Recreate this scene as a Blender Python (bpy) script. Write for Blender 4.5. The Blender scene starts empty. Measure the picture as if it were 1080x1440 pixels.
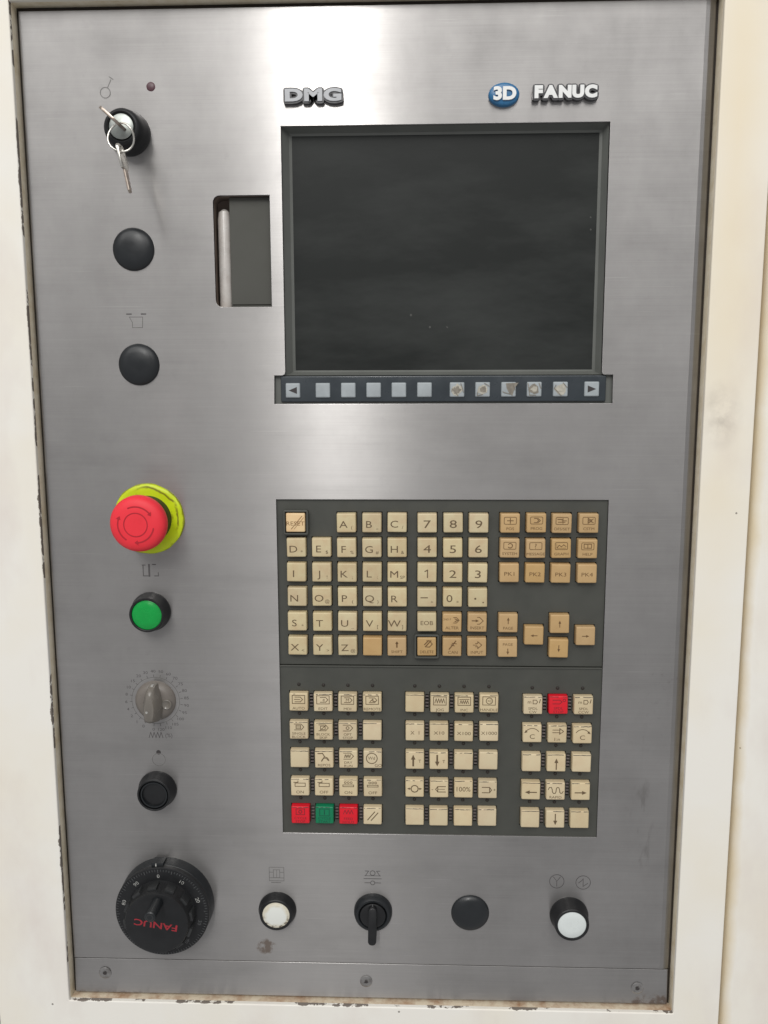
import bpy, bmesh, math, random
from mathutils import Matrix, Vector
random.seed(7)
S = bpy.context.scene
C = S.collection
MM = 0.001
Z0 = 1.45                     # height of the camera's foot point on the panel, metres

# ------------------------------------------------------------------ camera
cam_d = bpy.data.cameras.new('camera'); cam = bpy.data.objects.new('camera', cam_d); C.objects.link(cam)
cam_d.sensor_fit = 'VERTICAL'; cam_d.sensor_height = 36; cam_d.sensor_width = 27
cam_d.lens = 1150/1440*36; cam_d.clip_start = 0.02; cam_d.clip_end = 60
p_, w_, r_ = 0.13839811, -0.03277385, -0.00224409       # pitch down, yaw, roll
fwd = Vector((math.sin(w_)*math.cos(p_), math.cos(w_)*math.cos(p_), -math.sin(p_)))
rt = Vector((math.cos(w_), -math.sin(w_), 0)); up = rt.cross(fwd)
rt, up = rt*math.cos(r_)+up*math.sin(r_), up*math.cos(r_)-rt*math.sin(r_)
cam.matrix_world = Matrix(((rt.x, up.x, -fwd.x, 0), (rt.y, up.y, -fwd.y, -0.575), (rt.z, up.z, -fwd.z, Z0), (0, 0, 0, 1)))
S.camera = cam
S.render.resolution_x = 768; S.render.resolution_y = 1024

# ------------------------------------------------------------------ light: workshop ceiling tube and an added overhead fill
W = bpy.data.worlds.new('World'); S.world = W; W.use_nodes = True
W.node_tree.nodes['Background'].inputs[0].default_value = (0.985, 0.985, 1.0, 1)
W.node_tree.nodes['Background'].inputs[1].default_value = 0.36
def lamp(name, loc, target, sx, sy, power, col=(1, 1, 1)):
    l = bpy.data.lights.new(name, 'AREA'); l.shape = 'RECTANGLE'; l.size = sx; l.size_y = sy; l.energy = power; l.color = col
    o = bpy.data.objects.new(name, l); C.objects.link(o); o.location = loc
    o.rotation_euler = (Vector(target)-Vector(loc)).to_track_quat('-Z', 'Y').to_euler()
    return o
lamp('ceiling_tube_lamp', (-0.585, -5.0, Z0+3.05), (0, 0, Z0), 0.2, 2.0, 70, (1, 0.985, 0.96))
lamp('overhead_fill_lamp', (-0.4, -2.4, Z0+2.3), (0, 0, Z0-0.2), 5.0, 2.0, 72, (1, 0.985, 0.96))  # unseen wide fill, added for soft even light and a brighter upper plate
v = S.view_settings; v.view_transform = 'Standard'; v.look = 'None'; v.exposure = 0.22; v.gamma = 1

# ------------------------------------------------------------------ material helpers
def lin(r, g, b):
    f = lambda c: (c/255/12.92) if c/255 <= 0.04045 else ((c/255+0.055)/1.055)**2.4
    return (f(r), f(g), f(b), 1)
class NT:
    def __init__(s, name):
        s.m = bpy.data.materials.new(name); s.m.use_nodes = True; s.t = s.m.node_tree; s.n = s.t.nodes; s.b = s.n['Principled BSDF']
    def add(s, t, **kw):
        n = s.n.new(t)
        for k, v in kw.items(): setattr(n, k, v)
        return n
    def link(s, a, b): s.t.links.new(a, b)
    def coord(s, scale=(1, 1, 1), rnd=False):
        tc = s.add('ShaderNodeTexCoord'); mp = s.add('ShaderNodeMapping'); s.link(tc.outputs['Object'], mp.inputs['Vector'])
        mp.inputs['Scale'].default_value = scale
        if rnd:
            oi = s.add('ShaderNodeObjectInfo'); mu = s.add('ShaderNodeMath', operation='MULTIPLY'); s.link(oi.outputs['Random'], mu.inputs[0]); mu.inputs[1].default_value = 37.0
            s.link(mu.outputs[0], mp.inputs['Location'])
        return mp.outputs[0]
    def noise(s, vec, scale, detail=3, rough=0.55):
        n = s.add('ShaderNodeTexNoise'); s.link(vec, n.inputs['Vector']); n.inputs['Scale'].default_value = scale
        n.inputs['Detail'].default_value = detail; n.inputs['Roughness'].default_value = rough; return n.outputs['Fac']
    def ramp(s, fac, a, b, ca=0.0, cb=1.0):
        r = s.add('ShaderNodeMapRange'); s.link(fac, r.inputs['Value']); r.inputs['From Min'].default_value = a; r.inputs['From Max'].default_value = b
        r.inputs['To Min'].default_value = ca; r.inputs['To Max'].default_value = cb; return r.outputs['Result']
    def math(s, op, a, b=None, c=None):
        m = s.add('ShaderNodeMath', operation=op)
        for i, x in enumerate((a, b, c)):
            if x is None: continue
            if isinstance(x, (int, float)): m.inputs[i].default_value = x
            else: s.link(x, m.inputs[i])
        return m.outputs[0]
    def mix(s, fac, a, b):
        m = s.add('ShaderNodeMix', data_type='RGBA')
        for i, x in ((0, fac), (6, a), (7, b)):
            if isinstance(x, (int, float, tuple)): m.inputs[i].default_value = x
            else: s.link(x, m.inputs[i])
        return m.outputs[2]
    def set(s, **kw):
        for k, x in kw.items():
            k = k.replace('_', ' ')
            if isinstance(x, (int, float, tuple)): s.b.inputs[k].default_value = x
            else: s.link(x, s.b.inputs[k])
    def bump(s, h, dist, strength=1.0):
        b = s.add('ShaderNodeBump'); b.inputs['Strength'].default_value = strength; b.inputs['Distance'].default_value = dist
        s.link(h, b.inputs['Height']); s.link(b.outputs[0], s.b.inputs['Normal'])
    def sep(s):
        tc = s.add('ShaderNodeTexCoord'); x = s.add('ShaderNodeSeparateXYZ'); s.link(tc.outputs['Object'], x.inputs[0]); return x.outputs
    def blob(s, x, z, rx, rz):                       # 1 in the middle of a spot, 0 outside (metres, object space)
        o = s.sep()
        dx = s.math('DIVIDE', s.math('SUBTRACT', o[0], x), rx); dz = s.math('DIVIDE', s.math('SUBTRACT', o[2], z), rz)
        d = s.math('SQRT', s.math('ADD', s.math('MULTIPLY', dx, dx), s.math('MULTIPLY', dz, dz)))
        return s.ramp(d, 1.0, 0.0)

M = {}
def plastic(name, col, rough=0.45, var=0.12, scale=120, spec=0.5, bump=0.0, dust=0.0, dustcol=(0.35, 0.33, 0.3, 1)):
    n = NT(name); co = n.coord(rnd=True)
    f = n.ramp(n.noise(co, scale, 4), 0.3, 0.7, 1-var, 1+var)
    mu = n.add('ShaderNodeVectorMath', operation='SCALE'); mu.inputs[0].default_value = col[:3]; n.link(f, mu.inputs['Scale'])
    c = mu.outputs[0]
    if dust: c = n.mix(n.ramp(n.noise(co, scale*0.35, 5, 0.7), 0.45, 0.8, 0, dust), c, dustcol)
    n.set(Base_Color=c, Roughness=n.ramp(n.noise(co, scale*2, 3), 0.3, 0.7, max(0.05, rough-0.08), rough+0.08), Specular_IOR_Level=spec)
    if bump: n.bump(n.noise(co, 900, 3), bump*MM)
    M[name] = n.m; return n.m

def steel(name, stain=True):
    n = NT(name)
    fine = n.noise(n.coord((9, 1, 2600)), 1.0, 2, 0.6)
    mid = n.noise(n.coord((5, 1, 520)), 1.0, 3, 0.6)
    co = n.coord()
    big = n.noise(co, 7, 4, 0.6); smudge = n.noise(n.coord((1, 1, 0.6)), 26, 5, 0.65)
    f = n.math('ADD', n.ramp(fine, 0.25, 0.75, -0.055, 0.055), n.ramp(mid, 0.3, 0.7, -0.018, 0.018))
    f = n.math('ADD', f, n.ramp(big, 0.3, 0.7, 0.88, 1.06)); f = n.math('ADD', f, n.ramp(smudge, 0.35, 0.7, 0.045, -0.095))
    f = n.math('ADD', f, n.ramp(n.noise(co, 95, 5, 0.7), 0.6, 0.8, 0.0, -0.10))
    f = n.math('ADD', f, n.ramp(n.noise(n.coord((1, 1, 0.8)), 340, 3, 0.6), 0.70, 0.80, 0.0, 0.16))
    for rot, sx, th in ((0.5, 4, 0.735), (-0.9, 3, 0.745), (1.35, 5, 0.74)):
        mp = n.add('ShaderNodeMapping'); tc = n.add('ShaderNodeTexCoord'); n.link(tc.outputs['Object'], mp.inputs['Vector']); mp.inputs['Rotation'].default_value = (0, rot, 0); mp.inputs['Scale'].default_value = (sx*4, 1, 900)
        f = n.math('ADD', f, n.ramp(n.noise(mp.outputs[0], 1.0, 1, 0.4), th, th+0.05, 0.0, 0.13))
    wipe = n.add('ShaderNodeMapping'); tc = n.add('ShaderNodeTexCoord'); n.link(tc.outputs['Object'], wipe.inputs['Vector']); wipe.inputs['Rotation'].default_value = (0, 0.7, 0); wipe.inputs['Scale'].default_value = (9, 1, 34)
    f = n.math('ADD', f, n.ramp(n.noise(wipe.outputs[0], 1.0, 4, 0.6), 0.5, 0.75, 0.0, -0.11))
    mu = n.add('ShaderNodeVectorMath', operation='SCALE'); mu.inputs[0].default_value = (0.378, 0.367, 0.359); n.link(f, mu.inputs['Scale'])
    c = mu.outputs[0]
    met = 1.0
    if stain:
        # dried brown oil spot below the lower white button, grimy drips at the right, rust at the lower corner
        e = n.noise(co, 140, 4, 0.7)
        a = n.ramp(n.math('MULTIPLY', n.blob(-0.1105, -0.4185, 0.0105, 0.0085), n.ramp(e, 0.3, 0.6)), 0.15, 0.4, 0, 0.8)
        b = n.ramp(n.math('MULTIPLY', n.blob(0.172, -0.31, 0.016, 0.11), n.ramp(n.noise(n.coord((1, 1, 0.25)), 160, 4), 0.5, 0.68)), 0.2, 0.7, 0, 0.35)
        d = n.ramp(n.math('MULTIPLY', n.blob(0.19, -0.4625, 0.04, 0.015), n.ramp(e, 0.35, 0.6)), 0.1, 0.4, 0, 0.8)
        d2 = n.ramp(n.math('MULTIPLY', n.blob(-0.256, -0.463, 0.12, 0.007), n.ramp(e, 0.35, 0.6)), 0.1, 0.4, 0, 0.7)
        b2 = n.ramp(n.math('MULTIPLY', n.blob(0.183, -0.215, 0.03, 0.05), n.ramp(n.noise(co, 190, 5, 0.7), 0.52, 0.7)), 0.2, 0.7, 0, 0.35)
        c = n.mix(a, c, (0.075, 0.045, 0.025, 1)); c = n.mix(b, c, (0.16, 0.15, 0.14, 1)); c = n.mix(b2, c, (0.16, 0.15, 0.14, 1))
        c = n.mix(n.math('MAXIMUM', d, d2), c, (0.06, 0.032, 0.017, 1))
        met = n.math('SUBTRACT', 1.0, n.math('MAXIMUM', n.math('MAXIMUM', d, d2), a))
    n.set(Base_Color=c, Metallic=met, Roughness=n.ramp(smudge, 0.3, 0.7, 0.29, 0.34), Anisotropic=0.955, Anisotropic_Rotation=0.25)
    tg = n.add('ShaderNodeTangent', direction_type='UV_MAP', uv_map='UVMap'); n.link(tg.outputs[0], n.b.inputs['Tangent'])
    n.bump(n.math('ADD', fine, n.math('MULTIPLY', mid, 0.5)), 0.00002, 0.35)
    M[name] = n.m
steel('brushed_steel')

def paint(name, chips=True):
    n = NT(name); co = n.coord(); o = n.sep()
    base = lin(233, 230, 222); warm = lin(230, 222, 203); cool = lin(218, 209, 201)
    c = n.mix(n.ramp(n.noise(co, 5, 4, 0.6), 0.42, 0.68, 0, 0.9), base, warm)
    c = n.mix(n.ramp(n.noise(n.coord((1, 1, 0.5)), 13, 5, 0.6), 0.5, 0.72, 0, 0.7), c, cool)
    # greasy yellowing on the upper right post, rubbed grey mark beside the monitor
    c = n.mix(n.math('MULTIPLY', n.blob(0.212, 0.17, 0.035, 0.36), 0.5), c, lin(228, 208, 166))
    c = n.mix(n.math('MULTIPLY', n.blob(0.211, -0.012, 0.016, 0.026), n.ramp(n.noise(co, 90, 4), 0.35, 0.7, 0, 0.6)), c, lin(150, 142, 132))
    # fine specks
    v = n.add('ShaderNodeTexVoronoi'); n.link(co, v.inputs['Vector']); v.inputs['Scale'].default_value = 42
    sp = n.math('MULTIPLY', n.math('LESS_THAN', v.outputs['Distance'], 0.035), n.math('GREATER_THAN', n.noise(co, 18, 2), 0.58))
    c = n.mix(n.math('MULTIPLY', sp, 0.75), c, (0.09, 0.075, 0.06, 1))
    if chips:
        e = n.noise(co, 150, 5, 0.65); z = n.noise(n.coord((0.5, 1, 1)), 16, 3)
        dl = n.math('ABSOLUTE', n.math('ADD', o[0], 0.2635)); db = n.math('ABSOLUTE', n.math('ADD', o[2], 0.4615))
        low = n.ramp(o[2], 0.1, -0.3, 0.0, 1.0)
        wl = n.math('MULTIPLY', n.math('MULTIPLY', n.ramp(e, 0.42, 0.68, 0.0, 0.0019), n.ramp(z, 0.48, 0.62, 0.0, 1)), n.math('ADD', 0.45, n.math('MULTIPLY', low, 0.75)))
        wb = n.math('MULTIPLY', n.ramp(e, 0.42, 0.70, 0.0, 0.0017), n.ramp(n.noise(n.coord((1, 1, 0.5)), 22, 3), 0.48, 0.62, 0.0, 1))
        inz = n.math('GREATER_THAN', o[2], -0.4635); inx = n.math('MULTIPLY', n.math('GREATER_THAN', o[0], -0.2655), n.math('LESS_THAN', o[0], 0.2005))
        m = n.math('MAXIMUM', n.math('MULTIPLY', inz, n.math('LESS_THAN', dl, wl)), n.math('MULTIPLY', inx, n.math('LESS_THAN', db, wb)))
        c = n.mix(n.math('MULTIPLY', m, 0.85), c, (0.075, 0.05, 0.035, 1))
    else:
        c = n.mix(n.math('MULTIPLY', n.ramp(n.math('ADD', o[0], n.ramp(n.noise(co, 30, 4), 0.3, 0.7, -0.002, 0.002)), 0.243, 0.237), 0.6), c, lin(212, 192, 150))
    n.set(Base_Color=c, Roughness=n.ramp(n.noise(co, 60, 3), 0.3, 0.7, 0.42, 0.55), Specular_IOR_Level=0.4)
    n.bump(n.noise(co, 420, 2), 0.00006, 0.6)
    M[name] = n.m
paint('cream_paint'); paint('side_paint', False)

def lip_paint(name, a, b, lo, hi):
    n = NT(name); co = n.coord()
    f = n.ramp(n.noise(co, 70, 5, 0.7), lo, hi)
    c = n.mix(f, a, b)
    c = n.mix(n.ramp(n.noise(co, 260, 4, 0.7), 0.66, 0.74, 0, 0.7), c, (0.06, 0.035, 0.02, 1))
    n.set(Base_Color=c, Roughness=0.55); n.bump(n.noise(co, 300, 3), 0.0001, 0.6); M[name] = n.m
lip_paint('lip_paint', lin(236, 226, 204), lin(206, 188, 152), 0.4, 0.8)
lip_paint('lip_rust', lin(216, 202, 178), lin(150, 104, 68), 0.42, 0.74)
plastic('gap_grime', (0.022, 0.016, 0.011, 1), 0.8, 0.3, 60)
plastic('dark_wall', (0.05, 0.045, 0.05, 1), 0.7, 0.2, 8)
plastic('keypad_plastic', lin(68, 69, 64), 0.5, 0.08, 40, 0.45, 0.02, 0.10, (0.13, 0.12, 0.10, 1))
plastic('well_dark', (0.022, 0.017, 0.014, 1), 0.7, 0.2, 90)
plastic('bezel_plastic', lin(98, 100, 96), 0.42, 0.07, 30, 0.45, 0.02, 0.10, (0.16, 0.16, 0.15, 1))
plastic('black_plastic', (0.011, 0.0115, 0.0125, 1), 0.36, 0.15, 90, 0.35, 0.03, 0.06, (0.07, 0.07, 0.07, 1))
plastic('plug_rubber', (0.012, 0.014, 0.016, 1), 0.36, 0.12, 60, 0.42, 0.0, 0.08, (0.05, 0.055, 0.06, 1))
plastic('dusty_black', (0.020, 0.021, 0.022, 1), 0.45, 0.15, 90, 0.45, 0.02, 0.5, (0.055, 0.057, 0.057, 1))
plastic('ink_steel', (0.085, 0.08, 0.08, 1), 0.6, 0.2, 300)
plastic('ink_faint', (0.15, 0.145, 0.14, 1), 0.6, 0.2, 300)
plastic('ink_key', lin(98, 80, 56), 0.6, 0.15, 500)
plastic('ink_tan', lin(104, 76, 42), 0.6, 0.2, 500)
plastic('ink_dark', (0.035, 0.03, 0.03, 1), 0.6, 0.1, 300)
plastic('ink_red_key', (0.20, 0.010, 0.018, 1), 0.6, 0.1, 300)
plastic('ink_green_key', (0.0, 0.06, 0.035, 1), 0.6, 0.1, 300)
plastic('ink_reset', lin(128, 96, 60), 0.6, 0.1, 300)
plastic('ink_pale', (0.36, 0.36, 0.34, 1), 0.6, 0.45, 500)
plastic('ink_grey', (0.10, 0.103, 0.105, 1), 0.6, 0.3, 400)
plastic('letter_red', (0.30, 0.016, 0.026, 1), 0.5, 0.15, 400)
plastic('soft_key_grey', lin(158, 165, 168), 0.5, 0.08, 120, 0.5, 0.0, 0.25, lin(120, 122, 120))
plastic('soft_bar', (0.030, 0.038, 0.045, 1), 0.28, 0.12, 40, 0.5, 0.0, 0.12, (0.10, 0.11, 0.11, 1))
plastic('soft_wear', lin(172, 168, 156), 0.7, 0.2, 300, 0.3, 0.1)
plastic('soft_wear_dark', lin(128, 122, 112), 0.7, 0.25, 300, 0.3, 0.1)
plastic('key_red', lin(214, 22, 40), 0.38, 0.05, 150, 0.45, 0.0, 0.12, (0.35, 0.05, 0.05, 1))
plastic('key_green', lin(0, 118, 78), 0.38, 0.05, 150, 0.45, 0.0, 0.12, (0.05, 0.14, 0.1, 1))
plastic('green_lens', lin(0, 150, 62), 0.25, 0.05, 150, 0.5)
plastic('white_lens', lin(212, 218, 216), 0.3, 0.03, 80, 0.5)
plastic('led_red', (0.085, 0.035, 0.045, 1), 0.4, 0.1, 300)
plastic('knob_grey', lin(112, 107, 100), 0.25, 0.06, 80, 0.6, 0.0, 0.15, lin(95, 88, 80))
plastic('skirt_grey', lin(112, 106, 100), 0.35, 0.08, 80, 0.5, 0.0, 0.2, lin(85, 78, 72))
plastic('badge_black', (0.03, 0.03, 0.034, 1), 0.35, 0.1, 200)
plastic('badge_blue', lin(44, 104, 148), 0.3, 0.08, 200)
plastic('badge_white', lin(225, 226, 224), 0.4, 0.05, 200)
plastic('rib_grey', lin(105, 98, 96), 0.5, 0.15, 300)
plastic('slot_cover', lin(76, 76, 71), 0.6, 0.05, 40, 0.3, 0.02, 0.2, lin(68, 68, 61))
plastic('slot_wall', lin(120, 106, 96), 0.6, 0.15, 60)
def key_plastic(name, col, stain, amt):
    n = NT(name); co = n.coord(rnd=True); oi = n.add('ShaderNodeObjectInfo')
    c = n.mix(n.ramp(n.noise(co, 110, 4, 0.6), 0.40, 0.72, 0, amt), col, stain)
    hs = n.add('ShaderNodeHueSaturation'); n.link(c, hs.inputs['Color']); n.link(n.ramp(oi.outputs['Random'], 0, 1, 0.93, 1.05), hs.inputs['Value'])
    n.link(n.ramp(n.math('FRACT', n.math('MULTIPLY', oi.outputs['Random'], 13.7)), 0, 1, 0.94, 1.05), hs.inputs['Saturation'])
    n.set(Base_Color=hs.outputs[0], Roughness=0.42, Specular_IOR_Level=0.4)
    n.bump(n.noise(co, 700, 2), 0.00003, 0.5); M[name] = n.m
key_plastic('key_cream', lin(200, 186, 149), lin(188, 162, 127), 0.7)
key_plastic('key_tan', lin(187, 156, 110), lin(177, 144, 99), 0.6)
key_plastic('key_beige', lin(207, 191, 157), lin(197, 173, 140), 0.5)
key_plastic('key_orange', lin(230, 200, 150), lin(222, 176, 122), 0.6)
def metal(name, col, rough, var=0.08, dirt=0.0):
    n = NT(name); co = n.coord(rnd=True)
    c = n.mix(n.ramp(n.noise(co, 200, 4, 0.65), 0.45, 0.7, 0, dirt), col, (0.10, 0.075, 0.055, 1))
    n.set(Base_Color=c, Metallic=1.0, Roughness=n.ramp(n.noise(co, 160, 3), 0.3, 0.7, rough-var, rough+var)); M[name] = n.m
metal('nickel', (0.70, 0.68, 0.63, 1), 0.24, 0.06, 0.25)
metal('key_brass', (0.42, 0.36, 0.31, 1), 0.35, 0.06, 0.4)
metal('lock_face', (0.33, 0.35, 0.33, 1), 0.42, 0.08, 0.2)
plastic('badge_silver', lin(176, 178, 181), 0.45, 0.08, 200)
metal('screw_steel', (0.40, 0.39, 0.38, 1), 0.35, 0.08, 0.5)
plastic('slot_bar', lin(186, 182, 177), 0.3, 0.08, 90, 0.8, 0.05, 0.7, lin(140, 122, 108))
def yellow_disc():
    n = NT('estop_yellow'); co = n.coord(); o = n.sep()
    r = n.math('SQRT', n.math('ADD', n.math('MULTIPLY', o[0], o[0]), n.math('MULTIPLY', o[2], o[2])))
    e = n.noise(co, 130, 5, 0.7); e2 = n.noise(co, 420, 4, 0.7)
    ang = n.math('ARCTAN2', o[2], o[0])
    arc = n.math('MULTIPLY', n.ramp(ang, -0.5, -0.2), n.ramp(ang, 2.0, 1.6))
    ln = n.math('ABSOLUTE', n.math('SUBTRACT', n.math('ADD', r, n.ramp(n.noise(co, 60, 3), 0.3, 0.7, -0.0014, 0.0014)), 0.0222))
    rim = n.math('MULTIPLY', n.math('MULTIPLY', n.ramp(ln, 0.0011, 0.0003), arc), n.ramp(e, 0.32, 0.48))
    rim = n.math('MAXIMUM', rim, n.math('MULTIPLY', n.ramp(n.math('ADD', r, n.ramp(e, 0.3, 0.7, -0.0006, 0.0006)), 0.0248, 0.0254), 0.8))
    c = n.mix(n.ramp(n.noise(co, 60, 4), 0.4, 0.7, 0, 0.6), lin(200, 220, 8), lin(184, 198, 6))
    c = n.mix(n.math('MULTIPLY', rim, 0.8), c, lin(92, 74, 10))
    sp = n.math('MAXIMUM', n.ramp(e2, 0.68, 0.75, 0, 0.6), n.ramp(n.noise(co, 95, 4, 0.65), 0.6, 0.7, 0, 0.55)); c = n.mix(sp, c, lin(110, 92, 12))
    n.set(Base_Color=c, Roughness=0.45); n.bump(e, 0.0003, 0.4); M['estop_yellow'] = n.m
yellow_disc()
def red_cap():
    n = NT('estop_red'); co = n.coord()
    c = n.mix(n.ramp(n.noise(co, 60, 4), 0.4, 0.7, 0, 0.5), lin(232, 52, 64), lin(218, 42, 54))
    n.set(Base_Color=c, Roughness=0.5, Specular_IOR_Level=0.35); n.bump(n.noise(co, 900, 2), 0.00003, 0.5); M['estop_red'] = n.m
red_cap()
plastic('estop_mark', lin(172, 22, 38), 0.5, 0.05, 200)
def dirty_lens():
    n = NT('dirty_lens'); co = n.coord(); o = n.sep()
    r = n.math('SQRT', n.math('ADD', n.math('MULTIPLY', o[0], o[0]), n.math('MULTIPLY', o[2], o[2])))
    c = n.mix(n.ramp(n.math('ADD', r, n.ramp(n.noise(co, 200, 3), 0.3, 0.7, -0.0012, 0.0012)), 0.0068, 0.0092, 0, 0.6), lin(220, 222, 216), lin(200, 188, 158))
    d = n.math('MULTIPLY', n.ramp(r, 0.0072, 0.009), n.math('MULTIPLY', n.ramp(o[2], 0.001, -0.006), n.ramp(n.noise(co, 420, 4), 0.5, 0.6)))
    c = n.mix(n.math('MULTIPLY', d, 0.85), c, lin(70, 54, 40)); n.set(Base_Color=c, Roughness=0.32); M['dirty_lens'] = n.m
dirty_lens()
def screen_mat():
    n = NT('screen_glass'); co = n.coord()
    wv = n.coord((1, 1, 1)); wv.node.inputs['Rotation'].default_value = (0, 0.6, 0); wv.node.inputs['Scale'].default_value = (0.7, 1, 2.2); sm = n.noise(wv, 12, 6, 0.62); d = n.noise(co, 5, 3)
    c = n.mix(n.ramp(sm, 0.42, 0.72, 0, 0.8), (0.011, 0.013, 0.012, 1), (0.037, 0.040, 0.038, 1))
    v = n.add('ShaderNodeTexVoronoi'); n.link(co, v.inputs['Vector']); v.inputs['Scale'].default_value = 75
    sp = n.math('MULTIPLY', n.math('LESS_THAN', v.outputs['Distance'], 0.06), n.math('GREATER_THAN', n.noise(co, 25, 2), 0.62))
    c = n.mix(n.math('MULTIPLY', sp, 0.5), c, (0.12, 0.12, 0.11, 1))
    n.set(Base_Color=c, Roughness=n.ramp(n.math('ADD', sm, n.math('MULTIPLY', d, 0.3)), 0.4, 0.9, 0.38, 0.62), Specular_IOR_Level=0.22); M['screen_glass'] = n.m
screen_mat()

# ------------------------------------------------------------------ geometry helpers (mm, x right, z up, y into the panel)
def to_obj(name, verts, faces, mat, parent=None, loc=None, smooth=False, mesh=None):
    if mesh is None:
        me = bpy.data.meshes.new(name); me.from_pydata([(a*MM, b*MM, c*MM) for a, b, c in verts], [], faces); me.update()
        me.materials.append(M[mat])
        if smooth is True:
            for p in me.polygons: p.use_smooth = True
        elif smooth:
            for p in me.polygons: p.use_smooth = True
            me.set_sharp_from_angle(angle=math.radians(smooth))
    else: me = mesh
    o = bpy.data.objects.new(name, me); C.objects.link(o)
    if parent is not None: o.parent = parent
    if loc is not None: o.location = (loc[0]*MM, loc[1]*MM, loc[2]*MM + (0 if parent is not None else Z0))
    elif parent is None: o.location = (0, 0, Z0)
    return o
def tag(o, label=None, cat=None, group=None, kind=None):
    if label: o['label'] = label
    if cat: o['category'] = cat
    if group: o['group'] = group
    if kind: o['kind'] = kind
    return o
def thing(name, label, cat, loc, group=None):
    o = bpy.data.objects.new(name, None); C.objects.link(o); o.empty_display_size = 0.01
    o.location = (loc[0]*MM, loc[1]*MM, loc[2]*MM+Z0)
    return tag(o, label, cat, group)
def join(*gs):
    V, F = [], []
    for v, f in gs:
        k = len(V); V += list(v); F += [tuple(i+k for i in q) for q in f]
    return V, F
def move(g, dx=0, dy=0, dz=0): return [(a+dx, b+dy, c+dz) for a, b, c in g[0]], g[1]
def rotn(g, deg):                                     # about the panel normal, anticlockwise as seen
    c, s = math.cos(math.radians(deg)), math.sin(math.radians(deg))
    return [(a*c-d*s, b, a*s+d*c) for a, b, d in g[0]], g[1]
def lathe(prof, n=48, ex=1.0):
    """profile of (radius, height out of the panel); first point may have r=0 at the top end"""
    V, F, rings = [], [], []
    for r, h in prof:
        if r < 1e-6: rings.append([len(V)]); V.append((0, -h, 0))
        else:
            rings.append(list(range(len(V), len(V)+n)))
            V += [(r*ex*math.cos(2*math.pi*i/n), -h, r*math.sin(2*math.pi*i/n)) for i in range(n)]
    for a, b in zip(rings, rings[1:]):
        for i in range(n):
            j = (i+1) % n
            q = [a[i % len(a)], a[j % len(a)], b[j % len(b)], b[i % len(b)]]
            q = [x for k, x in enumerate(q) if x not in q[:k]]
            if len(q) > 2: F.append(tuple(q[::-1]))
    return V, F
def ring_arc(r, w, a0, a1, h, n=24):
    V, F = [], []
    for i in range(n+1):
        t = math.radians(a0+(a1-a0)*i/n)
        for rr in (r-w/2, r+w/2): V.append((rr*math.cos(t), -h, rr*math.sin(t)))
    for i in range(n): F.append((2*i, 2*i+1, 2*i+3, 2*i+2))
    return V, F
_k = [0]
def stroke(pts, w, h=0.0, closed=False):
    """flat ribbon of ink along a polyline on the face y=-h"""
    V, F = [], []; _k[0] = (_k[0]+1) % 9; y = -h-_k[0]*0.004
    P = list(pts)+([pts[0]] if closed else [])
    for (x0, z0), (x1, z1) in zip(P, P[1:]):
        L = math.hypot(x1-x0, z1-z0) or 1e-6; ux, uz = (x1-x0)/L, (z1-z0)/L
        e = w*0.5; nx, nz = -uz*e, ux*e; k = len(V)
        a, b, c, d = x0-ux*e*.9, z0-uz*e*.9, x1+ux*e*.9, z1+uz*e*.9
        V += [(a-nx, y, b-nz), (c-nx, y, d-nz), (c+nx, y, d+nz), (a+nx, y, b+nz)]; F.append((k, k+1, k+2, k+3)); y -= 0.0015
    return V, F
def poly(pts, h): return [(x, -h, z) for x, z in pts], [tuple(range(len(pts)))]
def circ(cx, cz, r, n=18, a0=0, a1=360): return [(cx+r*math.cos(math.radians(a0+(a1-a0)*i/n)), cz+r*math.sin(math.radians(a0+(a1-a0)*i/n))) for i in range(n+(a1-a0 != 360))]
_txt = {}
def text(s, size, h=0.0, xs=1.0, x=0, z=0, off=0.0, align='C'):
    """lettering as flat faces, cap height = size mm, centred on (x, z)"""
    key = (s, off)
    if key not in _txt:
        cu = bpy.data.curves.new('t', 'FONT'); cu.body = s; cu.size = 1; cu.resolution_u = 3; cu.offset = off
        ob = bpy.data.objects.new('t', cu); C.objects.link(ob)
        me = bpy.data.meshes.new_from_object(ob.evaluated_get(bpy.context.evaluated_depsgraph_get()))
        _txt[key] = ([tuple(v.co) for v in me.vertices], [tuple(p.vertices) for p in me.polygons])
        bpy.data.objects.remove(ob); bpy.data.curves.remove(cu); bpy.data.meshes.remove(me)
    V, F = _txt[key]
    if not V: return [], []
    x0, x1 = min(v[0] for v in V), max(v[0] for v in V)
    k = size/0.69
    ox = (x0+x1)/2 if align == 'C' else x0
    return [((v[0]-ox)*k*xs+x, -h, (v[1]-0.345)*k+z) for v in V], F
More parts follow.
